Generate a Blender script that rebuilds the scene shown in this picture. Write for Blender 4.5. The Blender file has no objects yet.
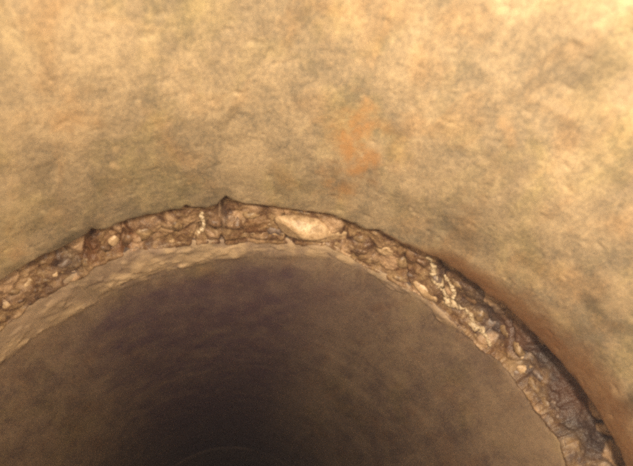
import bpy, bmesh, math, random
import numpy as np
from mathutils import Vector, Matrix
from mathutils.bvhtree import BVHTree

random.seed(7)
RNG = np.random.default_rng(7)
S = bpy.context.scene
COL = S.collection
rad = math.radians

# ------------------------------------------------------------------ camera
# world: pipe axis runs along +Y at height AX, the pipe is 800 mm across,
# the open joint lies near y = 0
AX = 0.40
R = 0.40
CAM = np.array([-0.018, -0.668, AX + 0.042])
PITCH, YAW, ROLL = rad(25.9), rad(7.6), rad(-0.4)
FPX = 640.0
fwd = np.array([math.sin(YAW) * math.cos(PITCH), math.cos(YAW) * math.cos(PITCH), math.sin(PITCH)])
rgt0 = np.array([math.cos(YAW), -math.sin(YAW), 0.0])
up0 = np.cross(rgt0, fwd)
rgt = rgt0 * math.cos(ROLL) + up0 * math.sin(ROLL)
upv = -rgt0 * math.sin(ROLL) + up0 * math.cos(ROLL)

cd = bpy.data.cameras.new('camera')
cam = bpy.data.objects.new('camera', cd)
COL.objects.link(cam)
M = Matrix.Identity(4)
for i in range(3):
    M[i][0], M[i][1], M[i][2], M[i][3] = rgt[i], upv[i], -fwd[i], CAM[i]
cam.matrix_world = M
cd.sensor_width = 36.0
cd.lens = FPX / 633.0 * 36.0
cd.clip_start = 0.01
cd.clip_end = 100.0
cd.dof.use_dof = True
cd.dof.focus_distance = 0.80
cd.dof.aperture_fstop = 8.0
S.camera = cam

# ------------------------------------------------------------------ world: underground, no daylight reaches the pipe
W = bpy.data.worlds.new('World')
S.world = W
W.use_nodes = True
bg = W.node_tree.nodes['Background']
bg.inputs[0].default_value = (0.02, 0.02, 0.025, 1)
bg.inputs[1].default_value = 0.02

# ------------------------------------------------------------------ light: the two lamps of the inspection crawler
LAMPS = [  # right, up, forward offsets from the lens; aim; power
    dict(o=(-0.11, 0.045, -0.035), aim=(-0.40, 0.38), w=18.5),
    dict(o=(0.10, 0.045, -0.035), aim=(0.60, 0.34), w=31.0),
]
LAMP_COLOR = (1.0, 0.82, 0.595)
lamp_lights = []
for L in LAMPS:
    ld = bpy.data.lights.new('lamp_light', 'SPOT')
    ld.energy = L['w']
    ld.color = LAMP_COLOR
    ld.spot_size = rad(140)
    ld.spot_blend = 1.0
    ld.shadow_soft_size = 0.03
    lo = bpy.data.objects.new('lamp_light', ld)
    COL.objects.link(lo)
    pos = CAM + rgt * L['o'][0] + upv * L['o'][1] + fwd * L['o'][2]
    d = np.array([L['aim'][0], 1.0, L['aim'][1]])      # the lamps stay level and point down the pipe while the lens tilts
    lo.rotation_mode = 'QUATERNION'
    lo.location = Vector(pos)
    lo.rotation_quaternion = Vector(d).to_track_quat('-Z', 'Y')
    lamp_lights.append((lo, pos, d / np.linalg.norm(d)))

S.view_settings.view_transform = 'Standard'
S.view_settings.look = 'None'
S.view_settings.gamma = 1.0
S.view_settings.exposure = 0.0
S.view_settings.use_curve_mapping = False
S.cycles.use_denoising = False
S.cycles.max_bounces = 3
S.cycles.volume_bounces = 0
S.cycles.use_adaptive_sampling = True
S.cycles.adaptive_threshold = 0.03
S.cycles.filter_width = 3.2

# ------------------------------------------------------------------ helpers
def ray(px, py):
    d = fwd * FPX + rgt * (px - 316.5) - upv * (py - 233.0)
    return d / np.linalg.norm(d)

def on_pipe(px, py, r=R):
    """where the line of sight through a pixel meets the pipe wall: (angle from crown, y)"""
    d = ray(px, py)
    ox, oz = CAM[0], CAM[2] - AX
    a = d[0] ** 2 + d[2] ** 2
    b = ox * d[0] + oz * d[2]
    c = ox * ox + oz * oz - r * r
    t = (-b + math.sqrt(b * b - a * c)) / a
    p = CAM + d * t
    return math.atan2(p[0], p[2] - AX), p[1]

def hash3(i, j, k, seed):
    h = (i * 374761393 + j * 668265263 + k * 2147483647 + seed * 1274126177) & 0xFFFFFFFF
    h = ((h ^ (h >> 13)) * 1274126177) & 0xFFFFFFFF
    h = ((h ^ (h >> 16)) * 2246822519) & 0xFFFFFFFF
    return (h ^ (h >> 15)) / 4294967295.0

def vnoise(P, seed=0):
    I = np.floor(P).astype(np.int64)
    F = P - I
    F = F * F * F * (F * (F * 6 - 15) + 10)
    out = 0
    for dx in (0, 1):
        for dy in (0, 1):
            for dz in (0, 1):
                w = (F[:, 0] if dx else 1 - F[:, 0]) * (F[:, 1] if dy else 1 - F[:, 1]) * (F[:, 2] if dz else 1 - F[:, 2])
                out = out + w * hash3(I[:, 0] + dx, I[:, 1] + dy, I[:, 2] + dz, seed)
    return out * 2 - 1

def fbm(P, scale, octv=4, seed=0, gain=0.5):
    P = np.asarray(P) * scale
    a, o, n = 1.0, 0, 0
    for k in range(octv):
        o = o + a * vnoise(P + 17.3 * k, seed + k)
        n += a
        a *= gain
        P = P * 2.03
    return o / n

def cells(P, scale, seed=0):
    """distance to nearest and second nearest scattered point, and the id of the nearest"""
    P = np.asarray(P) * scale
    I = np.floor(P).astype(np.int64)
    f1 = np.full(len(P), 9.0); f2 = np.full(len(P), 9.0); idv = np.zeros(len(P))
    for dx in (-1, 0, 1):
        for dy in (-1, 0, 1):
            for dz in (-1, 0, 1):
                J = I + np.array([dx, dy, dz])
                q = np.stack([J[:, k] + hash3(J[:, 0], J[:, 1], J[:, 2], seed + 31 * k) for k in range(3)], 1)
                d = np.linalg.norm(P - q, axis=1)
                h = hash3(J[:, 0], J[:, 1], J[:, 2], seed + 99)
                near = d < f1
                f2 = np.where(near, f1, np.minimum(f2, d))
                idv = np.where(near, h, idv)
                f1 = np.where(near, d, f1)
    return f1, f2, idv

def sstep(a, b, x):
    t = np.clip((x - a) / (b - a), 0, 1)
    return t * t * (3 - 2 * t)

def tag(o, label, cat, group=None):
    o['label'] = label
    o['category'] = cat
    if group:
        o['group'] = group
    return o

def empty(name, loc):
    o = bpy.data.objects.new(name, None)
    o.empty_display_size = 0.1
    o.location = loc
    COL.objects.link(o)
    return o

def link(name, me, mat, parent=None, smooth=True):
    o = bpy.data.objects.new(name, me)
    COL.objects.link(o)
    if mat:
        me.materials.clear(); me.materials.append(mat)
    if parent:
        o.parent = parent
        o.matrix_parent_inverse = Matrix.Translation(-Vector(parent.location))
    if smooth:
        me.polygons.foreach_set('use_smooth', [True] * len(me.polygons))
    return o

def grid_mesh(name, V, nu, nv, closed_u=False, flip=False, attrs=None):
    """V: (nu*nv, 3), index = u*nv+v"""
    V = np.asarray(V, dtype=np.float32)
    uu = np.arange(nu if closed_u else nu - 1)
    vv = np.arange(nv - 1)
    U, Vv = np.meshgrid(uu, vv, indexing='ij')
    U2 = (U + 1) % nu
    q = np.stack([U * nv + Vv, U2 * nv + Vv, U2 * nv + Vv + 1, U * nv + Vv + 1], -1).reshape(-1, 4)
    if flip:
        q = q[:, ::-1]
    me = bpy.data.meshes.new(name)
    me.vertices.add(len(V)); me.vertices.foreach_set('co', V.ravel())
    me.loops.add(q.size); me.loops.foreach_set('vertex_index', q.ravel().astype(np.int32))
    me.polygons.add(len(q))
    me.polygons.foreach_set('loop_start', np.arange(0, q.size, 4, dtype=np.int32))
    me.polygons.foreach_set('loop_total', np.full(len(q), 4, dtype=np.int32))
    for k, a in (attrs or {}).items():
        at = me.attributes.new(k, 'FLOAT', 'POINT')
        at.data.foreach_set('value', np.asarray(a, dtype=np.float32))
    me.update(); me.validate()
    return me

def cyl(th, r, y):
    return np.stack([r * np.sin(th), y, AX + r * np.cos(th)], -1)

# ------------------------------------------------------------------ materials
def nt(name):
    m = bpy.data.materials.new(name)
    m.use_nodes = True
    t = m.node_tree
    return m, t, t.nodes['Principled BSDF']

def node(t, typ, **kw):
    n = t.nodes.new(typ)
    for k, v in kw.items():
        if hasattr(n, k) and k not in n.inputs:
            setattr(n, k, v)
        else:
            n.inputs[k].default_value = v
    return n

def noise_n(t, co, scale, detail=5, rough=0.6, dist=0.0):
    n = t.nodes.new('ShaderNodeTexNoise')
    n.inputs['Scale'].default_value = scale
    n.inputs['Detail'].default_value = detail
    n.inputs['Roughness'].default_value = rough
    n.inputs['Distortion'].default_value = dist
    t.links.new(co, n.inputs['Vector'])
    return n.outputs['Fac']

def ramp(t, fac, stops):
    n = t.nodes.new('ShaderNodeValToRGB')
    e = n.color_ramp.elements
    e[0].position, e[0].color = stops[0][0], (*stops[0][1], 1)
    e[1].position, e[1].color = stops[1][0], (*stops[1][1], 1)
    for p, c in stops[2:]:
        x = e.new(p); x.color = (*c, 1)
    t.links.new(fac, n.inputs[0])
    return n.outputs[0]

def mixc(t, fac, a, b, mode='MIX'):
    n = t.nodes.new('ShaderNodeMix')
    n.data_type = 'RGBA'; n.blend_type = mode
    for s, v in ((n.inputs[0], fac), (n.inputs[6], a), (n.inputs[7], b)):
        if isinstance(v, (int, float)):
            s.default_value = v
        elif isinstance(v, tuple):
            s.default_value = (*v, 1)
        else:
            t.links.new(v, s)
    return n.outputs[2]

def mathn(t, op, a, b=None, clamp=False):
    n = t.nodes.new('ShaderNodeMath'); n.operation = op; n.use_clamp = clamp
    for s, v in ((n.inputs[0], a), (n.inputs[1], b)):
        if v is None:
            continue
        if isinstance(v, (int, float)):
            s.default_value = v
        else:
            t.links.new(v, s)
    return n.outputs[0]

def attr(t, name):
    n = t.nodes.new('ShaderNodeAttribute'); n.attribute_name = name
    return n.outputs['Fac']

def bump(t, h, strength, dist, prev=None):
    n = t.nodes.new('ShaderNodeBump')
    n.inputs['Strength'].default_value = strength
    n.inputs['Distance'].default_value = dist
    t.links.new(h, n.inputs['Height'])
    if prev is not None:
        t.links.new(prev, n.inputs['Normal'])
    return n.outputs[0]

def coord(t, stretch=None):
    c = t.nodes.new('ShaderNodeTexCoord').outputs['Object']
    if stretch:
        m = t.nodes.new('ShaderNodeMapping')
        m.inputs['Scale'].default_value = stretch
        t.links.new(c, m.inputs[0])
        return m.outputs[0]
    return c

def mat_concrete(name, light, mid, dark, rough=(0.45, 0.75), rust=(0.56, 0.29, 0.11), darkc=(0.085, 0.068, 0.045), pale=(0.62, 0.46, 0.27), bumps=1.0, stretch=None, contrast=1.0):
    m, t, p = nt(name)
    co = coord(t, stretch)
    n1 = noise_n(t, co, 5.0, 4, 0.62, 0.5)
    n2 = noise_n(t, co, 34.0, 4, 0.68, 0.4)
    n3 = noise_n(t, co, 260.0, 2, 0.7)
    f = mathn(t, 'ADD', mathn(t, 'MULTIPLY', n1, 0.42), mathn(t, 'ADD', mathn(t, 'MULTIPLY', n2, 0.34), mathn(t, 'MULTIPLY', n3, 0.24)))
    w = 0.085 / contrast
    base = ramp(t, f, [(0.5 - w, dark), (0.5 + w, light), (0.5, mid)])
    # greenish and reddish slime tints
    g = noise_n(t, co, 15.0, 3, 0.6, 0.6)
    base = mixc(t, mathn(t, 'MULTIPLY', ramp(t, g, [(0.50, (0, 0, 0)), (0.68, (1, 1, 1))]), 0.32), base, (0.92, 1.0, 0.62), 'MULTIPLY')
    g2 = noise_n(t, co, 21.0, 3, 0.6, 0.5)
    base = mixc(t, mathn(t, 'MULTIPLY', ramp(t, g2, [(0.52, (0, 0, 0)), (0.70, (1, 1, 1))]), 0.45), base, (1.0, 0.80, 0.62), 'MULTIPLY')
    br = noise_n(t, co, 70.0, 3, 0.7)
    def broken(a, k):
        return mathn(t, 'MULTIPLY', a, mathn(t, 'ADD', mathn(t, 'MULTIPLY', br, 1.5 * k), 1.0 - 0.75 * k), True)
    base = mixc(t, broken(attr(t, 'dirt_shade'), 0.5), base, darkc)
    fl = ramp(t, br, [(0.36, (0.15, 0.15, 0.15)), (0.62, (1, 1, 1))])
    base = mixc(t, mathn(t, 'MULTIPLY', attr(t, 'rust'), fl), base, rust)
    base = mixc(t, broken(attr(t, 'brown'), 0.4), base, (0.23, 0.112, 0.05))
    base = mixc(t, broken(attr(t, 'pale'), 0.8), base, pale)
    t.links.new(base, p.inputs['Base Color'])
    rr = t.nodes.new('ShaderNodeMapRange')
    t.links.new(n2, rr.inputs[0])
    rr.inputs[1].default_value, rr.inputs[2].default_value = 0.3, 0.7
    rr.inputs[3].default_value, rr.inputs[4].default_value = rough
    t.links.new(rr.outputs[0], p.inputs['Roughness'])
    p.inputs['Specular IOR Level'].default_value = 0.45
    b = bump(t, n2, 0.22 * bumps, 0.004)
    b = bump(t, n3, 0.35 * bumps, 0.0012, b)
    t.links.new(b, p.inputs['Normal'])
    return m

def mat_mortar(name):
    m, t, p = nt(name)
    co = coord(t)
    n1 = noise_n(t, co, 36.0, 4, 0.65, 0.5)
    n2 = noise_n(t, co, 110.0, 5, 0.7, 0.4)
    n3 = noise_n(t, co, 420.0, 4, 0.7)
    f = mathn(t, 'ADD', mathn(t, 'MULTIPLY', n1, 0.5), mathn(t, 'ADD', mathn(t, 'MULTIPLY', n2, 0.33), mathn(t, 'MULTIPLY', n3, 0.17)))
    base = ramp(t, f, [(0.39, (0.075, 0.04, 0.026)), (0.62, (0.50, 0.345, 0.19)), (0.46, (0.18, 0.10, 0.055)), (0.53, (0.31, 0.195, 0.10))])
    base = mixc(t, attr(t, 'dirt_shade'), base, (0.06, 0.045, 0.045))
    base = mixc(t, attr(t, 'rust'), base, (0.22, 0.095, 0.04))
    base = mixc(t, mathn(t, 'MULTIPLY', attr(t, 'pale'), ramp(t, n2, [(0.3, (0.5, 0.5, 0.5)), (0.6, (1, 1, 1))])), base, (0.66, 0.45, 0.28))
    t.links.new(base, p.inputs['Base Color'])
    p.inputs['Roughness'].default_value = 0.32
    p.inputs['Specular IOR Level'].default_value = 0.6
    b = bump(t, n2, 0.55, 0.004)
    b = bump(t, n3, 0.4, 0.0012, b)
    t.links.new(b, p.inputs['Normal'])
    return m

def mat_stone(name, c1, c2, rough=0.35):
    m, t, p = nt(name)
    co = t.nodes.new('ShaderNodeNewGeometry').outputs['Position']
    n1 = noise_n(t, co, 70.0, 4, 0.7, 0.8)
    n2 = noise_n(t, co, 300.0, 4, 0.7)
    f = mathn(t, 'ADD', mathn(t, 'MULTIPLY', n1, 0.65), mathn(t, 'MULTIPLY', n2, 0.35))
    t.links.new(ramp(t, f, [(0.40, tuple(x * 0.7 for x in c1)), (0.60, c2)]), p.inputs['Base Color'])
    p.inputs['Roughness'].default_value = rough
    b = bump(t, n1, 0.5, 0.003)
    t.links.new(bump(t, n2, 0.4, 0.0012, b), p.inputs['Normal'])
    return m

def mat_plain(name, c, rough=0.5, metal=0.0, emit=None):
    m, t, p = nt(name)
    co = coord(t)
    n = noise_n(t, co, 40.0, 4, 0.6)
    t.links.new(ramp(t, n, [(0.3, tuple(x * 0.75 for x in c)), (0.7, c)]), p.inputs['Base Color'])
    p.inputs['Roughness'].default_value = rough
    p.inputs['Metallic'].default_value = metal
    if emit:
        p.inputs['Emission Color'].default_value = (*LAMP_COLOR, 1)
        p.inputs['Emission Strength'].default_value = emit
    return m

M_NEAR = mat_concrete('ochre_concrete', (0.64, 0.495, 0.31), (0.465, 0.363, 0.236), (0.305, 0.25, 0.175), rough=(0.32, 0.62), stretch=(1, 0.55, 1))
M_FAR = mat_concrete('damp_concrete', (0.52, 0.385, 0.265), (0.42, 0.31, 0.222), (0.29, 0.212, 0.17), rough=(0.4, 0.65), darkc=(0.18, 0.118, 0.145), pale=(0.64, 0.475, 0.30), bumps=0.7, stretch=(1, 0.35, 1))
M_OLD = mat_concrete('old_concrete', (0.27, 0.20, 0.15), (0.20, 0.15, 0.12), (0.12, 0.09, 0.08))
M_MORTAR = mat_mortar('crumbled_mortar')
M_STONES = [mat_stone('tan_stone', (0.20, 0.12, 0.065), (0.44, 0.30, 0.16)),
            mat_stone('brown_stone', (0.13, 0.075, 0.045), (0.28, 0.17, 0.095)),
            mat_stone('pale_stone', (0.56, 0.37, 0.20), (0.78, 0.57, 0.35)),
            mat_stone('grey_stone', (0.17, 0.12, 0.10), (0.32, 0.235, 0.18))]
M_LIME = mat_stone('wet_lime', (0.46, 0.33, 0.19), (0.80, 0.64, 0.43), 0.25)
M_SOIL = mat_concrete('wet_soil', (0.09, 0.06, 0.04), (0.06, 0.04, 0.03), (0.03, 0.022, 0.018), rough=(0.7, 0.9))

# ------------------------------------------------------------------ lines of the joint, read off the photograph and carried onto the pipe wall
EDGE = [(0, 286), (13, 276), (28, 267), (39, 261), (58, 253), (77, 243), (89, 236), (93, 231), (98, 233), (107, 232), (120, 225.5), (130, 222), (143, 219),
        (158, 216.5), (173, 213.5), (181, 212), (186, 208), (192, 210.5), (207, 210.5), (217, 207.5), (221, 203), (226, 198.8), (230, 202), (234, 203.5), (242, 206),
        (259, 207), (274, 210), (296, 212.5), (317, 216), (333, 219), (343, 222.5), (354, 227), (365, 232.5), (377, 232.8), (386, 238.5), (401, 247), (419, 253.5),
        (436, 260), (449, 268.5), (459, 275), (478, 290), (491, 299), (506, 311), (518, 322), (532, 336), (546, 350), (560, 366), (573, 382), (587, 401), (598, 419), (608, 436), (616, 452), (622, 466)]
LIP = [(0, 327), (17, 314), (34, 300), (58, 286), (81, 273), (94, 263), (120, 256), (132, 251), (164, 247), (190, 242), (218, 241), (253, 240), (281, 240), (306, 242),
       (330, 244), (345, 252), (363, 263), (384, 274), (406, 285), (425, 297), (449, 316), (470, 335), (490, 353), (503, 362), (516, 380), (530, 398), (544, 416), (559, 439), (567, 458), (571, 466)]
BEVEL = [(0, 364), (32, 337), (54, 325), (75, 312), (92, 302), (121, 286), (154, 275), (186, 266), (218, 259), (242, 256), (274, 256), (306, 257),
         (326, 260), (352, 270), (384, 284), (420, 305), (449, 327), (490, 364), (516, 392), (545, 428), (563, 462)]

def line(pts, r):
    a = np.array([on_pipe(x, y, r) for x, y in pts])
    return a[a[:, 0].argsort()]

R_LIP, R_FAR = 0.397, 0.3905
L_EDGE, L_LIP, L_BEV = line(EDGE, R), line(LIP, R_LIP), line(BEVEL, R_FAR)

def along(L, th, rag, seed):
    y = np.interp(th, L[:, 0], L[:, 1])
    # beyond what the photo shows, ease back to the mean of the line
    m = L[:, 1].mean()
    out = np.maximum(L[0, 0] - th, th - L[-1, 0]).clip(0)
    k = np.exp(-out / 0.25)
    y = m + (y - m) * k
    P = np.stack([np.sin(th) * R, np.cos(th) * R, np.zeros_like(th)], 1)
    return y + rag * fbm(P, 120, 4, seed, 0.6)

def angles(lo, hi, step_in, step_out):
    a = np.arange(lo, hi, step_in)
    b = np.arange(hi, lo + 2 * math.pi - step_out * 0.5, step_out)
    return np.concatenate([a, b])

def blobs(th, y, specs, r, seed=3, fray=0.8):
    """soft ragged stains, each given by a pixel, its half sizes and its slant; measured on the wall"""
    s = th * r
    out = np.zeros_like(th)
    P = np.stack([s, y, np.zeros_like(s)], 1)
    nz = fbm(P, 55, 4, seed, 0.6)
    for px, py, ax, ay, ang, amt in specs:
        c, sn = math.cos(rad(ang)), math.sin(rad(ang))
        t0, y0 = on_pipe(px, py, r)
        t1, y1 = on_pipe(px + c * ax, py + sn * ax, r)
        t2, y2 = on_pipe(px - sn * ay, py + c * ay, r)
        A = np.array([[(t1 - t0) * r, (t2 - t0) * r], [y1 - y0, y2 - y0]])
        Ai = np.linalg.inv(A)
        d0, d1 = s - t0 * r, y - y0
        u, v = Ai[0, 0] * d0 + Ai[0, 1] * d1, Ai[1, 0] * d0 + Ai[1, 1] * d1
        q = np.sqrt(u * u + v * v) + fray * nz
        out = np.maximum(out, amt * (1 - sstep(0.15, 1.25, q)))
    return out

TH_LO, TH_HI = -1.45, 1.75

# ------------------------------------------------------------------ soil around the pipeline
def sleeve(name, r, y0, y1, mat):
    th = np.linspace(0, 2 * math.pi, 96, endpoint=False)
    ys = np.linspace(y0, y1, 40)
    T, Y = np.meshgrid(th, ys, indexing='ij')
    P = cyl(T.ravel(), r, Y.ravel())
    P = cyl(T.ravel(), r + 0.012 * fbm(P, 14, 3, 5), Y.ravel())
    n = 96 * 40
    me = grid_mesh(name, P, 96, 40, True, False, dict(dirt_shade=np.zeros(n), rust=np.zeros(n), pale=np.zeros(n)))
    return link(name, me, mat)
so = sleeve('soil', 0.53, -4.2, 8.6, M_SOIL)
so['kind'] = 'structure'
# soil closes the far and the near end of the built stretch
for yy, nm in ((8.6, 'soil'), (-4.2, 'soil')):
    bm = bmesh.new()
    bmesh.ops.create_circle(bm, cap_ends=True, segments=64, radius=0.56, matrix=Matrix.Translation((0, yy, AX)) @ Matrix.Rotation(rad(90), 4, 'X'))
    me = bpy.data.meshes.new('soil'); bm.to_mesh(me); bm.free()
    o = link('soil', me, M_SOIL); o['kind'] = 'structure'

# ------------------------------------------------------------------ the pipe section the camera stands in
WALL = 0.095
def near_pipe():
    root = empty('concrete_pipe', (0, -1.0, 0))
    tag(root, 'mottled ochre concrete pipe section with a ragged broken end above the open joint', 'pipe')
    th = angles(TH_LO, TH_HI, 0.0046, 0.05)
    ye = along(L_EDGE, th, 0.0016, 11)
    v = np.concatenate([np.linspace(0, 1, 14, endpoint=False), 1 + np.linspace(0, 1, 330)])
    nu, nv = len(th), len(v)
    T = np.repeat(th, nv)
    V = np.tile(v, nu)
    YE = np.repeat(ye, nv)
    ys = -0.72
    Y = np.where(V < 1, -2.0 + V * (ys + 2.0), ys + (V - 1) * (YE - ys))
    P = cyl(T, R, Y)
    # hand-worked, slightly uneven wall with shallow pits; the arris at the end is worn
    h = 0.0026 * fbm(P, 8, 3, 1) + 0.0007 * fbm(P, 45, 4, 2, 0.6)
    pits = np.clip(fbm(P, 95, 3, 8, 0.5) - 0.38, 0, 1)
    h += 0.003 * pits
    e = np.clip(YE - Y, 0, 1)
    h += 0.004 * np.exp(-e / 0.0035)
    chip = np.clip(fbm(P, 38, 3, 21) - 0.05, 0, 1)
    h += 0.006 * chip * np.exp(-e / 0.008)
    # the low scar that crosses the wall on the upper right
    A = np.array([on_pipe(x, y) for x, y in ((470, 60), (520, 95), (560, 112), (590, 130), (606, 160), (612, 200))])
    s = T * R
    dm = np.full(len(T), 9.0)
    sgn = np.zeros(len(T))
    for (a0, b0), (a1, b1) in zip(A[:-1], A[1:]):
        ax, ay, bx, by = a0 * R, b0, a1 * R, b1
        L2 = (bx - ax) ** 2 + (by - ay) ** 2
        t = np.clip(((s - ax) * (bx - ax) + (Y - ay) * (by - ay)) / L2, 0, 1)
        d = np.hypot(s - ax - t * (bx - ax), Y - ay - t * (by - ay))
        dm = np.minimum(dm, d)
    h -= 0.0009 * np.exp(-(dm / 0.007) ** 2) * (0.6 + 0.8 * fbm(P, 30, 2, 6))
    rust = blobs(T, Y, [(352, 137, 30, 34, 0, .78), (362, 160, 22, 28, 20, .7), (340, 190, 20, 14, 20, .45), (385, 130, 10, 12, 0, .35), (508, 130, 9, 16, -15, .45),
                        (332, 170, 16, 16, 0, .3), (60, 120, 40, 30, 0, .15), (165, 125, 10, 12, 0, .3), (430, 250, 16, 5, 20, .3)], R, 31)
    # rusty brown band that widens along the end on the right
    wband = np.interp(T, [0.28, 0.45, 0.62, 0.8, 1.0, 1.3], [0.0, 0.012, 0.042, 0.062, 0.078, 0.060])
    nzb = fbm(P, 30, 4, 77, 0.6)
    band = (1 - sstep(0.35, 1.25, e / np.maximum(wband, 1e-4) + 0.35 * nzb)) * (wband > 0.001)
    dirt_shade = blobs(T, Y, [(233, 113, 22, 5, -55, .38), (222, 125, 10, 7, -50, .28), (105, 166, 14, 9, 0, .22), (35, 178, 30, 22, -30, .30), (395, 195, 8, 6, 0, .40), (335, 170, 10, 16, 0, .35),
                        (285, 190, 45, 10, 5, .28), (590, 62, 60, 45, 0, .33), (560, 40, 40, 40, 0, .20), (120, 140, 40, 30, 0, .12), (600, 312, 38, 9, 48, .42),
                        (632, 402, 16, 28, 60, .75), (590, 280, 30, 8, 40, .22), (480, 180, 70, 40, 20, .14), (470, 235, 60, 22, 20, .25), (600, 355, 40, 7, 55, .22), (420, 205, 40, 18, 20, .2),
                        (130, 165, 110, 34, -8, .20), (270, 180, 120, 22, 4, .22), (500, 225, 90, 34, 25, .22), (75, 238, 40, 7, -28, .55), (15, 266, 30, 6, -30, .30), (205, 200, 40, 5, -5, .25), (320, 205, 50, 6, 10, .22)], R, 47)
    dirt_shade = np.maximum(dirt_shade, 0.5 * np.exp(-e / 0.004) * (0.7 + 0.6 * nzb))  # darker right along the broken rim
    rust_b = band * 0.0
    pale = blobs(T, Y, [(116, 150, 4, 4, 0, .6), (113, 165, 5, 5, 0, .75), (118, 168, 3, 3, 0, .6), (55, 213, 11, 7, 0, .6), (49, 218, 5, 4, 0, .5), (47, 38, 4, 3, 0, .7), (64, 107, 8, 3, 0, .4),
                        (110, 18, 60, 4, 14, .45), (150, 48, 12, 8, 30, .5), (30, 25, 8, 8, 0, .3), (428, 250, 22, 4, 22, .75), (505, 118, 10, 10, 0, .4), (600, 150, 20, 8, 45, .35),
                        (612, 300, 26, 20, 50, .35), (560, 320, 18, 8, 40, .4), (600, 380, 12, 30, 20, .25), (370, 145, 6, 6, 0, .4), (10, 135, 14, 26, 0, .3),
                        (575, 108, 40, 3, 28, .25), (515, 268, 30, 4, 15, .3), (275, 165, 10, 8, 0, .3)], R, 63)
    V3 = cyl(T, R + h, Y)
    me = grid_mesh('wall', V3, nu, nv, True, True, dict(brown=band * 0.85, rust=np.maximum(rust, rust_b), dirt_shade=dirt_shade, pale=pale * (1 - 0.8 * band)))
    w = link('wall', me, M_NEAR, root)
    # broken end face and outer barrel
    k = 8
    rr = np.linspace(0, 1, k)
    T2 = np.repeat(th, k); RR = np.tile(rr, nu)
    base = (R + h.reshape(nu, nv)[:, -1])
    rad2 = np.repeat(base, k) * (1 - RR) + (R + WALL) * RR
    P2 = cyl(T2, rad2, np.repeat(ye, k))
    Y2 = np.repeat(ye, k) + 0.006 * fbm(P2, 60, 3, 9) * np.minimum(RR * 6, 1) - 0.01 * RR
    me = grid_mesh('broken_end', cyl(T2, rad2, Y2), nu, k, True, True, dict(rust=np.full(nu * k, .2), dirt_shade=np.full(nu * k, .75), pale=np.zeros(nu * k)))
    link('broken_end', me, M_NEAR, root)
    th2 = np.linspace(0, 2 * math.pi, 96, endpoint=False)
    yb = np.linspace(-2.0, -0.03, 6)
    T3, Y3 = np.meshgrid(th2, yb, indexing='ij')
    n = T3.size
    me = grid_mesh('barrel', cyl(T3.ravel(), R + WALL, Y3.ravel()), 96, 6, True, False, dict(rust=np.zeros(n), dirt_shade=np.full(n, .5), pale=np.zeros(n)))
    link('barrel', me, M_OLD, root)
    return root
near_pipe()

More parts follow.
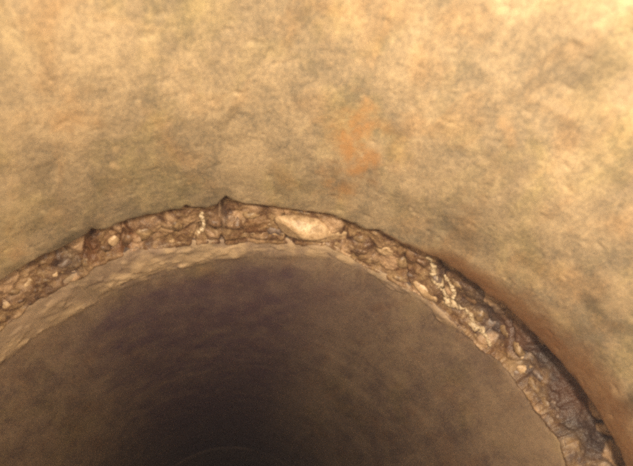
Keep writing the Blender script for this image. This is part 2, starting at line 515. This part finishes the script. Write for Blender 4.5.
# ------------------------------------------------------------------ the section beyond the joint
Y_JOINT2 = 2.02
def far_pipe():
    root = empty('concrete_pipe', (0, 1.0, 0))
    tag(root, 'dark damp concrete pipe section with an olive rim, beyond the open joint', 'pipe')
    th = angles(TH_LO, TH_HI, 0.0052, 0.05)
    yl = along(L_LIP, th, 0.0050, 12)
    yb = along(L_BEV, th, 0.0020, 13)
    yb = np.maximum(yb, yl + 0.012)
    n1, n2, n3 = 46, 200, 60
    nu = len(th); nv = n1 + n2 + n3
    v1 = np.linspace(0, 1, n1, endpoint=False)
    v2 = np.linspace(0, 1, n2, endpoint=False) ** 1.4
    v3 = np.linspace(0, 1, n3)
    Y = np.concatenate([yl[:, None] + v1 * (yb - yl)[:, None], yb[:, None] + v2 * (0.75 - yb)[:, None], np.broadcast_to(0.75 + v3 * (Y_JOINT2 - 0.75), (nu, n3))], 1).ravel()
    sm = np.sin(v1 * math.pi / 2) ** 1.0
    rend = np.interp(th, [-0.2, 0.15, 0.45, 0.8], [R_FAR, R_FAR + 0.001, R_LIP - 0.0015, R_LIP - 0.0005])   # the bevel dies out on the right
    RR = np.concatenate([R_LIP + (rend - R_LIP)[:, None] * sm[None], rend[:, None] + 0 * v2[None], rend[:, None] + (R_FAR - rend)[:, None] * sstep(0, 1, v3)[None]], 1).ravel()
    T = np.repeat(th, nv)
    u = np.tile(np.concatenate([v1, np.full(n2 + n3, 2.0)]), nu)
    P = cyl(T, R, Y)
    Ps = P * np.array([1, 0.7, 1])            # marks drawn out around the ring
    h = 0.0026 * fbm(Ps, 7, 3, 41) + 0.0007 * fbm(P * np.array([1, 0.6, 1]), 24, 4, 42, 0.6)
    # ridges left by the mould, running round the pipe
    Yw = Y + 0.030 * fbm(P, 5, 2, 44)
    h += 0.00012 * np.sin(Yw * 2 * math.pi / 0.052) * (0.4 + 0.6 * fbm(P, 4, 2, 45))
    d_ridge = np.clip(Y - np.repeat(yb, nv), -1, 1)
    h -= 0.0022 * np.exp(-(d_ridge / 0.011) ** 2) * (0.4 + 1.2 * fbm(P, 26, 3, 46)) * sstep(0.35, -0.1, T)   # raised bead at the end of the bevel
    d_lip = np.clip(Y - np.repeat(yl, nv), 0, 1)
    h += 0.003 * np.exp(-d_lip / 0.003)                       # worn arris
    h += 0.006 * np.clip(fbm(P, 45, 3, 48), 0, 1) * np.exp(-d_lip / 0.012)
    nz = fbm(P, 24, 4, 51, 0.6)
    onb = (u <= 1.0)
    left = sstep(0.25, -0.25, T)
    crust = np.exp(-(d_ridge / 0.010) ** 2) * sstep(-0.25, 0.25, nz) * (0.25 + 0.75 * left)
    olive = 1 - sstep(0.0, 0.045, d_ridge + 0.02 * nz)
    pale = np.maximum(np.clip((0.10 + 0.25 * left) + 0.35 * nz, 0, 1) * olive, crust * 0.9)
    pale = np.maximum(pale, blobs(T, Y, [(150, 268, 66, 9, -17, 1), (212, 255, 44, 6, -8, .9), (60, 315, 40, 6, -30, .55), (15, 345, 26, 10, -38, .6), (300, 248, 8, 4, 20, .9), (318, 253, 12, 4, 12, .85),
                                         (345, 258, 10, 5, 30, .7), (92, 315, 3, 3, 0, .6), (505, 410, 70, 50, 50, .40), (470, 350, 30, 16, 45, .3), (250, 240, 30, 4, 0, .4)], R_FAR, 71))  # the lower-right marks paint the sheen of the side wall
    smear = blobs(T, Y, [(150, 262, 75, 9, -17, 1), (215, 250, 50, 7, -8, 1), (285, 246, 45, 6, 4, 1), (335, 252, 30, 7, 18, 1), (60, 305, 45, 8, -30, .8), (385, 282, 30, 5, 30, .8), (20, 338, 30, 8, -38, .8), (440, 318, 24, 5, 42, .7)], R_FAR, 75, 1.3)
    smear = sstep(0.12, 0.62, smear)
    crusty = blobs(T, Y, [(150, 267, 62, 8, -17, 1), (215, 254, 42, 6, -8, 1), (292, 250, 10, 5, 15, 1), (316, 254, 16, 5, 10, 1), (345, 260, 12, 5, 30, 1), (70, 312, 30, 6, -30, .8), (14, 346, 24, 7, -38, .9)], R_FAR, 79, 1.0)
    h -= 0.0016 * crusty * (0.7 + 0.8 * fbm(P, 80, 3, 80))
    h -= smear * (0.0012 + 0.0024 * fbm(P, 60, 3, 76))     # mortar smeared over the rim in thin layers
    pale = np.maximum(np.maximum(pale * 0.6, crusty * 1.25), smear * (0.30 + 0.9 * fbm(P, 34, 3, 78)))
    crown = sstep(0.75, 0.25, np.abs(T + 0.16 + 0.10 * nz)) * sstep(0.0, 0.10, d_ridge + 0.03 * nz)  # darker and more purple along the crown, past the bevel
    dirt_shade = 0.92 * crown * (0.85 + 0.4 * nz) + 0.3 * blobs(T, Y, [(240, 330, 60, 30, 0, .35), (220, 395, 90, 30, 0, .45), (300, 300, 60, 16, 0, .2), (375, 320, 30, 20, 30, .35), (265, 455, 90, 14, 0, .5), (250, 275, 60, 9, 0, .35)], R_FAR, 72)
    rust = np.clip(0.35 * fbm(P, 12, 3, 55), 0, 1) * 0.25
    me = grid_mesh('wall', cyl(T, RR + h, Y), nu, nv, True, True, dict(rust=rust, dirt_shade=np.clip(np.maximum(dirt_shade, 0.0 * d_lip), 0, 1), pale=np.clip(pale, 0, 1)))
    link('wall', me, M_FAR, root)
    k = 6
    r2 = np.linspace(0, 1, k)
    T2 = np.repeat(th, k); Q = np.tile(r2, nu)
    r0 = (RR + h).reshape(nu, nv)[:, 0]
    rad2 = np.repeat(r0, k) * (1 - Q) + (R + WALL) * Q
    me = grid_mesh('end_face', cyl(T2, rad2, np.repeat(yl, k) + 0.012 * Q), nu, k, True, False, dict(rust=np.zeros(nu * k), dirt_shade=np.zeros(nu * k), pale=np.zeros(nu * k)))
    link('end_face', me, M_OLD, root)
    th2 = np.linspace(0, 2 * math.pi, 96, endpoint=False)
    yy = np.linspace(0.11, Y_JOINT2, 6)
    T3, Y3 = np.meshgrid(th2, yy, indexing='ij'); n = T3.size
    me = grid_mesh('barrel', cyl(T3.ravel(), R + WALL, Y3.ravel()), 96, 6, True, False, dict(rust=np.zeros(n), dirt_shade=np.full(n, .5), pale=np.zeros(n)))
    link('barrel', me, M_OLD, root)
    return root
far_pipe()

def plain_pipe(y0, y1, label):
    root = empty('concrete_pipe', (0, 0.5 * (y0 + y1), 0))
    tag(root, label, 'pipe')
    th = np.linspace(0, 2 * math.pi, 220, endpoint=False)
    ys = np.concatenate([[0, 0.0001, 0.002, 0.006], np.linspace(0.012, 1, 120)])
    T, U = np.meshgrid(th, ys, indexing='ij'); T = T.ravel(); U = U.ravel()
    Y = y0 + (y1 - y0) * U
    P = cyl(T, R_FAR, Y)
    rr = R_FAR + 0.0025 * fbm(P * np.array([1, 0.8, 1]), 9, 3, 61) + 0.003 * np.exp(-(Y - y0) / 0.006)
    rr = np.where(U == 0, R + WALL, rr)
    n = len(T)
    nz = fbm(P, 16, 3, 62)
    me = grid_mesh('wall', cyl(T, rr, Y), 220, len(ys), True, True, dict(rust=np.clip(nz * .4, 0, 1), dirt_shade=np.clip(.2 + .4 * nz, 0, 1), pale=np.zeros(n)))
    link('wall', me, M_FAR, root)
    return root
plain_pipe(Y_JOINT2 + 0.022, 4.06, 'dark concrete pipe section starting at the second joint, deep in the pipeline')
plain_pipe(4.085, 6.10, 'unlit concrete pipe section beyond the third joint, at the dark end of the pipeline')
plain_pipe(6.12, 8.5, 'last unlit concrete pipe section, past the fourth joint of the pipeline')
plain_pipe(-4.1, -2.02, 'concrete pipe section behind the inspection crawler')

# ------------------------------------------------------------------ crumbled mortar that fills the joint
def mortar():
    root = empty('mortar_joint', (0, 0.03, 0))
    tag(root, 'crumbled brown mortar ring with bare stones, packed in the open joint between two pipe sections', 'mortar')
    th = angles(TH_LO, TH_HI, 0.0019, 0.04)
    ye = along(L_EDGE, th, 0.0016, 11)
    yl = along(L_LIP, th, 0.0050, 12)
    nu, nv = len(th), 96
    t = np.linspace(0, 1, nv)
    T = np.repeat(th, nv); U = np.tile(t, nu)
    YE = np.repeat(ye, nv); YL = np.repeat(yl, nv)
    # how deep the fill has fallen back behind the broken end: shallow at the crown, deep on the right
    D = np.interp(T, [-1.2, -0.8, -0.5, -0.2, 0.0, 0.3, 0.55, 0.75, 0.95, 1.2], [.042, .038, .034, .026, .024, .028, .032, .050, .066, .070])
    Kx = np.interp(T, [-1.0, 0.3, 0.6, 0.9, 1.2], [1.0, 1.0, 1.05, 1.2, 1.25])
    PL = cyl(T, R, YL)
    spill = np.clip(0.007 + 0.016 * fbm(PL, 22, 4, 97, 0.6) + 0.004 * fbm(PL, 120, 2, 98), 0.0015, 0.02)   # mortar squeezed out over the rim beyond
    UL = 0.86
    Uo = U
    U = np.minimum(Uo / UL, 1.0)
    over = np.clip((Uo - UL) / (1 - UL), 0, 1)
    Y = YE + 0.003 + U * (YL + 0.001 - YE - 0.003) + over * spill
    r = R_LIP + 0.0005 + D * (1 - U) ** (1 / Kx) - 0.0030 * np.sin(over * math.pi * 0.85 + 0.3) * (over > 0) + 0.006 * over ** 3
    P = cyl(T, r, Y)
    f1, f2, idv = cells(P * 0.72 + 0.008 * np.stack([fbm(P, 40, 2, q) for q in (86, 87, 88)], 1), 46, 5)
    g1, g2, idg = cells(P + 0.004 * np.stack([fbm(P, 90, 2, s) for s in (81, 82, 83)], 1), 150, 6)
    rub = 0.010 * (0.55 - f1).clip(-0.4, 0.5) * (0.3 + idv) + 0.0012 * (0.45 - g1).clip(-0.4, 0.4) * (0.4 + idg)
    rub += 0.010 * fbm(P, 30, 4, 84, 0.5) + 0.0014 * fbm(P, 180, 3, 85, 0.6)
    fade = (0.15 + 0.85 * sstep(0.0, 0.10, 1 - U)) * sstep(0, 0.08, U)
    rub = rub * (0.25 + 0.75 * fade)
    # cracks across the fill
    s = T * R
    for pts in ([(344, 222), (345, 234), (343, 240)], [(222, 204), (219, 222), (223, 238)], [(92, 234), (88, 252), (80, 262), (62, 276)], [(280, 214), (288, 232), (300, 240), (328, 243)],
                [(434, 262), (440, 286), (448, 300)], [(126, 226), (124, 250)], [(500, 330), (512, 352), (524, 362)], [(402, 250), (404, 268), (412, 280)], [(160, 248), (190, 240), (200, 225)]):
        A = [on_pipe(x, y, 0.408) for x, y in pts]
        dm = np.full(len(T), 9.0)
        for (a0, b0), (a1, b1) in zip(A[:-1], A[1:]):
            ax, ay, bx, by = a0 * R, b0, a1 * R, b1
            tt = np.clip(((s - ax) * (bx - ax) + (Y - ay) * (by - ay)) / ((bx - ax) ** 2 + (by - ay) ** 2), 0, 1)
            dm = np.minimum(dm, np.hypot(s - ax - tt * (bx - ax), Y - ay - tt * (by - ay)))
        rub -= 0.007 * np.exp(-(dm / 0.0026) ** 2)
    r = r - rub
    def bl(specs, seed):
        return blobs(T, Y, specs, 0.408, seed)
    dirt_shade = bl([(70, 262, 30, 9, -32, .6), (45, 285, 20, 5, -30, .4), (572, 430, 20, 60, -35, .85), (548, 360, 60, 9, 52, .7), (222, 215, 12, 14, 0, .5), (208, 222, 14, 10, 0, .35), (495, 310, 40, 8, 42, .45),
               (440, 275, 10, 14, 20, .5), (520, 372, 20, 6, 52, .4), (290, 243, 30, 4, 0, .4), (375, 245, 14, 4, 30, .2)], 91)  # the right-hand marks paint the shade of the deep gap
    rust = bl([(128, 238, 20, 14, -10, .6), (115, 240, 12, 12, 0, .5), (90, 250, 16, 10, -20, .5), (400, 262, 22, 9, 30, .35), (510, 340, 30, 14, 45, .35), (560, 400, 14, 40, -35, .3), (250, 225, 18, 8, 0, .3)], 92)
    pale = bl([(150, 232, 16, 9, -5, .35), (196, 228, 7, 9, 0, .5), (252, 213, 12, 6, 8, .45), (386, 256, 22, 8, 26, .4), (420, 288, 22, 6, 38, .6), (365, 262, 14, 6, 30, .4), (20, 292, 20, 9, -35, .3), (55, 275, 14, 8, -30, .3),
               (112, 240, 6, 6, 0, .4), (245, 236, 16, 4, 0, .5), (505, 325, 20, 8, 48, .35)], 93)
    joint_dark = sstep(0.14, 0.0, f2 - f1) * 0.18  # darker along the seams between lumps of fill
    dirt_shade = np.clip(np.maximum(dirt_shade, joint_dark) + 0.15 * fbm(P, 60, 3, 94), 0, 1)
    dirt_shade = np.maximum(dirt_shade, 0.8 * sstep(0.30, 0.0, U))  # wet dirt and painted shade where the fill starts behind the broken end
    dirt_shade = np.maximum(dirt_shade, 0.92 * sstep(0.5, 0.85, T) * sstep(1.0, 0.68, U + 0.25 * fbm(P, 40, 3, 95)))  # shade of the open gap on the right, put into the colour
    V3 = cyl(T, r, Y)
    me = grid_mesh('mortar_fill', V3, nu, nv, True, True, dict(rust=rust, dirt_shade=dirt_shade, pale=np.clip(np.maximum(pale, (idv > .55) * sstep(0.05, 0.3, f2 - f1) * (0.35 + 0.5 * idv * (fbm(P, 50, 3, 96) > -0.1))), 0, 1)))
    fill = link('mortar_fill', me, M_MORTAR, root)
    dg = bpy.context.evaluated_depsgraph_get()
    bm = bmesh.new(); bm.from_mesh(me)
    tree = BVHTree.FromBMesh(bm); bm.free()
    return root, fill, tree
m_root, m_fill, m_tree = mortar()

def rock_mesh(seed, sub=2, rough=0.28, angular=0.0):
    bm = bmesh.new()
    bmesh.ops.create_icosphere(bm, subdivisions=sub, radius=1.0)
    P = np.array([v.co[:] for v in bm.verts])
    d = 1 + rough * fbm(P + seed * 7.1, 1.1, 3, seed)
    for k in range(int(angular)):           # a few flat broken faces
        n = RNG.normal(size=3); n /= np.linalg.norm(n)
        lim = 0.62 + 0.2 * RNG.random()
        pr = (P * d[:, None]) @ n
        d = np.where(pr > lim, d * lim / np.maximum(pr, 1e-6), d)
    for v, k in zip(bm.verts, d):
        v.co *= k
    me = bpy.data.meshes.new('stone'); bm.to_mesh(me); bm.free()
    return me
ROCKS = [[rock_mesh(k + 10 * j, 3, 0.55, 5 + k % 3) for k in range(6)] for j in range(4)]
for j in range(4):
    for me in ROCKS[j]:
        me.materials.append(M_STONES[j]); me.polygons.foreach_set('use_smooth', [True] * len(me.polygons))

def place(px, py, hx, hy, ang, kind, depth=0.6, name='stone', mesh=None, sink=0.74, tree=None):
    """set a stone into the fill: hx, hy half sizes in photo pixels at the fill's distance"""
    d = ray(px, py)
    loc, nrm, idx, dist = (tree or m_tree).ray_cast(Vector(CAM), Vector(d))
    if loc is None:
        return None
    z = float(np.dot(np.array(loc) - CAM, fwd))
    m = z / FPX
    a = rad(ang)
    n = Vector(nrm)
    if n.dot(Vector(d)) > 0:
        n = -n
    n = (n * 0.6 - Vector(d) * 0.7).normalized()
    x = Vector(rgt) * math.cos(a) - Vector(upv) * math.sin(a)
    x = (x - n * x.dot(n)).normalized()
    y = n.cross(x)
    sx, sy = hx * m, hy * m
    sz = depth * min(sx, sy) * 1.6
    c = loc - n * (sz * sink)
    if mesh is None:
        mesh = ROCKS[kind][random.randrange(6)]
    o = bpy.data.objects.new(name, mesh)
    COL.objects.link(o)
    mw = Matrix(((x[0] * sx, y[0] * sy, n[0] * sz, c[0]), (x[1] * sx, y[1] * sy, n[1] * sz, c[1]), (x[2] * sx, y[2] * sy, n[2] * sz, c[2]), (0, 0, 0, 1)))
    o.parent = m_root
    o.matrix_parent_inverse = Matrix.Translation(-m_root.location)
    o.matrix_basis = mw
    return o

# the stones one can pick out in the photo (pixel, half sizes, slant, kind: 0 tan, 1 brown, 2 pale, 3 grey)
big = rock_mesh(3, 4, 0.42, 4); big.materials.append(M_STONES[2]); big.polygons.foreach_set('use_smooth', [True] * len(big.polygons))
o = place(313, 228.5, 41, 15, 8, 2, 0.6, mesh=big, sink=0.35)
o['label'] = 'large pale lens-shaped stone'
for a in [(272, 229, 10, 8, 5, 3), (276, 232, 6, 4, 20, 2), (253, 214, 12, 7, 6, 0), (196, 229, 6, 7, 0, 2), (200, 222, 3, 9, 15, 0), (170, 240, 7, 4, -5, 2), (150, 231, 15, 10, -8, 0), (176, 227, 10, 9, 0, 0),
          (130, 238, 9, 12, 10, 1), (113, 240, 6, 8, 20, 2), (104, 247, 7, 7, 0, 1), (86, 262, 6, 6, 0, 0), (66, 262, 12, 6, -32, 3), (55, 273, 5, 5, 0, 2), (46, 281, 6, 4, -30, 0), (27, 281, 7, 6, -20, 2),
          (36, 290, 5, 5, 0, 1), (14, 293, 8, 6, -30, 0), (5, 303, 6, 6, -30, 2), (22, 300, 5, 4, -30, 1), (8, 315, 6, 4, -35, 1), (238, 222, 9, 12, 0, 1), (214, 222, 8, 9, 0, 1), (246, 235, 14, 4, 0, 0),
          (300, 212.5, 12, 3, 6, 0), (357, 236, 11, 9, 25, 0), (362, 252, 9, 6, 20, 1), (384, 250, 14, 9, 28, 2), (376, 262, 13, 6, 30, 0), (401, 262, 11, 8, 35, 0), (415, 274, 10, 7, 40, 1), (424, 289, 18, 7, 42, 2),
          (400, 278, 9, 5, 32, 0), (420, 261, 8, 5, 30, 1), (436, 277, 6, 9, -20, 3), (455, 283, 9, 12, -30, 0), (468, 297, 8, 11, -35, 1), (478, 312, 9, 10, 40, 0), (462, 322, 9, 5, 48, 1), (490, 320, 8, 10, 45, 3),
          (505, 327, 17, 8, 52, 0), (498, 345, 9, 6, 50, 1), (516, 346, 12, 7, 52, 0), (522, 368, 7, 6, 40, 2), (516, 372, 5, 4, 0, 3), (530, 362, 10, 6, 52, 1), (533, 385, 11, 6, 55, 0), (545, 400, 9, 5, 55, 0),
          (540, 376, 9, 6, 52, 3), (553, 420, 8, 5, 58, 1), (556, 408, 8, 5, 58, 3), (446, 305, 10, 4, 45, 0), (335, 243, 10, 3, 10, 0), (300, 240, 8, 3, 5, 1)]:
    place(*a)
# smaller crumbs between them
for k in range(28):
    i = random.random()
    x = random.uniform(0, 575)
    e = np.interp(x, [p[0] for p in EDGE], [p[1] for p in EDGE]); l = np.interp(x, [p[0] for p in LIP], [p[1] for p in LIP])
    y = e + (l - e) * random.uniform(0.25, 0.95)
    s = random.uniform(1.6, 4.2)
    place(x, y, s * random.uniform(.8, 1.5), s, random.uniform(-60, 60), random.choice([0, 0, 0, 1, 1, 2, 3]), 0.5)

# ridge of glistening lime that has run down across the fill
def lime(pts, name='lime_deposit'):
    bm = bmesh.new()
    prev = None
    V = []
    for x, y, w in pts:
        d = ray(x, y)
        loc, nrm, idx, dist = m_tree.ray_cast(Vector(CAM), Vector(d))
        z = float(np.dot(np.array(loc) - CAM, fwd))
        V.append((np.array(loc) - d * 0.0008, w * z / FPX))
    # resample
    pos = np.array([v[0] for v in V]); wid = np.array([v[1] for v in V])
    n = 90
    tt = np.linspace(0, len(V) - 1, n)
    pos = np.stack([np.interp(tt, np.arange(len(V)), pos[:, k]) for k in range(3)], 1)
    wid = np.interp(tt, np.arange(len(V)), wid)
    jit = np.stack([fbm(pos, 260, 3, s) for s in (201, 202, 203)], 1) * 0.0035
    pos = pos + jit
    wid = wid * (1 + 1.1 * fbm(pos, 260, 2, 204)).clip(0.15, 2.2)
    m = 10
    ring = []
    for k in range(n):
        tg = pos[min(k + 1, n - 1)] - pos[max(k - 1, 0)]
        tg /= np.linalg.norm(tg) + 1e-9
        dv = pos[k] - CAM; dv /= np.linalg.norm(dv)
        s = np.cross(tg, dv); s /= np.linalg.norm(s); q = np.cross(s, tg)
        w = wid[k] * (0.15 if k in (0, n - 1) else 1)
        ring += [pos[k] + w * (s * math.cos(2 * math.pi * j / m) + 0.55 * q * math.sin(2 * math.pi * j / m)) for j in range(m)]
    P = np.array(ring)
    P += 0.0012 * np.stack([fbm(P, 420, 2, s) for s in (211, 212, 213)], 1)
    V2 = P.reshape(n, m, 3).transpose(1, 0, 2).reshape(-1, 3)
    me = grid_mesh(name, V2, m, n, True)
    o = link(name, me, M_LIME, m_root)
    o['label'] = 'glistening pale lime run'
    return o
lime([(429, 257, 2.6), (433, 264, 3), (433, 274, 3), (438, 283, 3.2), (445, 292, 3), (449, 303, 4.5), (455, 304, 4)])
lime([(456, 305, 2.2), (468, 310, 2.4), (472, 318, 3), (474, 325, 2.4), (483, 331, 2.4), (488, 340, 2), (491, 347, 2)])
lime([(445, 275, 1.5), (451, 284, 1.8), (455, 292, 1.6), (452, 300, 1.4)])
lime([(200, 213, 1.2), (203, 220, 1.5), (203, 228, 1.6), (198, 234, 1.4)])

# ------------------------------------------------------------------ sewage in the invert
def water():
    zw = 0.055
    hw = math.sqrt(R_FAR ** 2 - (AX - zw) ** 2) + 0.01
    xs = np.linspace(-hw, hw, 26); ys = np.linspace(-4.1, 8.5, 420)
    X, Y = np.meshgrid(xs, ys, indexing='ij')
    P = np.stack([X.ravel(), Y.ravel() * 0.5, np.zeros(X.size)], 1)
    Z = zw + 0.003 * fbm(P, 14, 3, 301)
    me = grid_mesh('water', np.stack([X.ravel(), Y.ravel(), Z], 1), 26, 420)
    m, t, p = nt('murky_water')
    p.inputs['Base Color'].default_value = (0.05, 0.04, 0.025, 1)
    p.inputs['Roughness'].default_value = 0.08
    t.links.new(bump(t, noise_n(t, coord(t), 40, 3), 0.15, 0.004), p.inputs['Normal'])
    o = link('water', me, m)
    o['kind'] = 'structure'
water()

# ------------------------------------------------------------------ the inspection crawler that carries lens and lamps (all behind the lens)
def crawler():
    root = empty('inspection_crawler', (0, CAM[1] - 0.25, 0.02))
    tag(root, 'wheeled steel inspection crawler with a mast and two lit round lamps', 'crawler')
    steel = mat_plain('brushed_steel', (0.45, 0.45, 0.46), 0.35, 1.0)
    rub = mat_plain('black_rubber', (0.03, 0.03, 0.03), 0.8)
    glow = mat_plain('lit_lamp_glass', (0.8, 0.8, 0.8), 0.2, 0.0, 4.0)
    def mesh(name, bm, mat, parent=root, smooth=False):
        me = bpy.data.meshes.new(name); bm.to_mesh(me); bm.free()
        return link(name, me, mat, parent, smooth)
    yb = CAM[1] - 0.30
    bm = bmesh.new()
    bmesh.ops.create_cube(bm, size=1.0, matrix=Matrix.Translation((0, yb, 0.15)) @ Matrix.Diagonal((0.13, 0.44, 0.10, 1)))
    bmesh.ops.bevel(bm, geom=bm.edges[:], offset=0.02, segments=3, affect='EDGES')
    mesh('body', bm, steel)
    for sx in (-1, 1):
        for k in (-1, 0, 1):
            bm = bmesh.new()
            bmesh.ops.create_cone(bm, cap_ends=True, segments=28, radius1=0.055, radius2=0.048, depth=0.035,
                                  matrix=Matrix.Translation((sx * 0.095, yb + 0.15 * k, 0.098)) @ Matrix.Rotation(rad(90 * sx), 4, 'Y'))
            bmesh.ops.bevel(bm, geom=[e for e in bm.edges if len(e.link_faces) == 2 and e.calc_face_angle() > 1], offset=0.008, segments=2, affect='EDGES')
            mesh('wheel', bm, rub)
    def bar(name, a, b, r, mat, parent=root):
        a, b = Vector(a), Vector(b)
        bm = bmesh.new()
        bmesh.ops.create_cone(bm, cap_ends=True, segments=16, radius1=r, radius2=r, depth=(b - a).length,
                              matrix=Matrix.Translation((a + b) / 2) @ (b - a).to_track_quat('Z', 'Y').to_matrix().to_4x4())
        return mesh(name, bm, mat, parent)
    ctr = sum(p for _, p, _ in lamp_lights) / 2 - fwd * 0.05
    bar('mast', (0, yb, 0.19), ctr - upv * 0.004, 0.016, steel)
    bar('lamp_bar', lamp_lights[0][1] - fwd * 0.05, lamp_lights[1][1] - fwd * 0.05, 0.010, steel)
    for lo, p, d in lamp_lights:
        Q = Matrix.Translation(Vector(p - d * 0.032)) @ Vector(d).to_track_quat('Z', 'Y').to_matrix().to_4x4()
        bm = bmesh.new()
        bmesh.ops.create_cone(bm, cap_ends=True, segments=28, radius1=0.016, radius2=0.026, depth=0.04, matrix=Q)
        h = mesh('lamp_housing', bm, steel)
        Q2 = Matrix.Translation(Vector(p - d * 0.0105)) @ Vector(d).to_track_quat('Z', 'Y').to_matrix().to_4x4()
        bm = bmesh.new()
        bmesh.ops.create_cone(bm, cap_ends=True, segments=28, radius1=0.023, radius2=0.021, depth=0.003, matrix=Q2)
        g = mesh('lamp_glass', bm, glow, None)
        g.parent = h
        g.matrix_parent_inverse = Matrix.Translation(-root.location)
crawler()

# ------------------------------------------------------------------ damp air in the pipeline, added as a veil to lift the dark depths
def haze():
    bm = bmesh.new()
    bmesh.ops.create_cube(bm, size=1.0, matrix=Matrix.Translation((0, 2.2, AX)) @ Matrix.Diagonal((3.2, 15.0, 3.2, 1)))
    me = bpy.data.meshes.new('haze'); bm.to_mesh(me); bm.free()
    m = bpy.data.materials.new('damp_veil'); m.use_nodes = True
    t = m.node_tree
    t.nodes.remove(t.nodes['Principled BSDF'])
    v = t.nodes.new('ShaderNodeVolumePrincipled')
    v.inputs['Color'].default_value = (0.80, 0.78, 1.0, 1)
    v.inputs['Density'].default_value = 0.024
    t.links.new(v.outputs[0], t.nodes['Material Output'].inputs['Volume'])
    o = link('haze', me, m, None, False)
    o['kind'] = 'stuff'
haze()
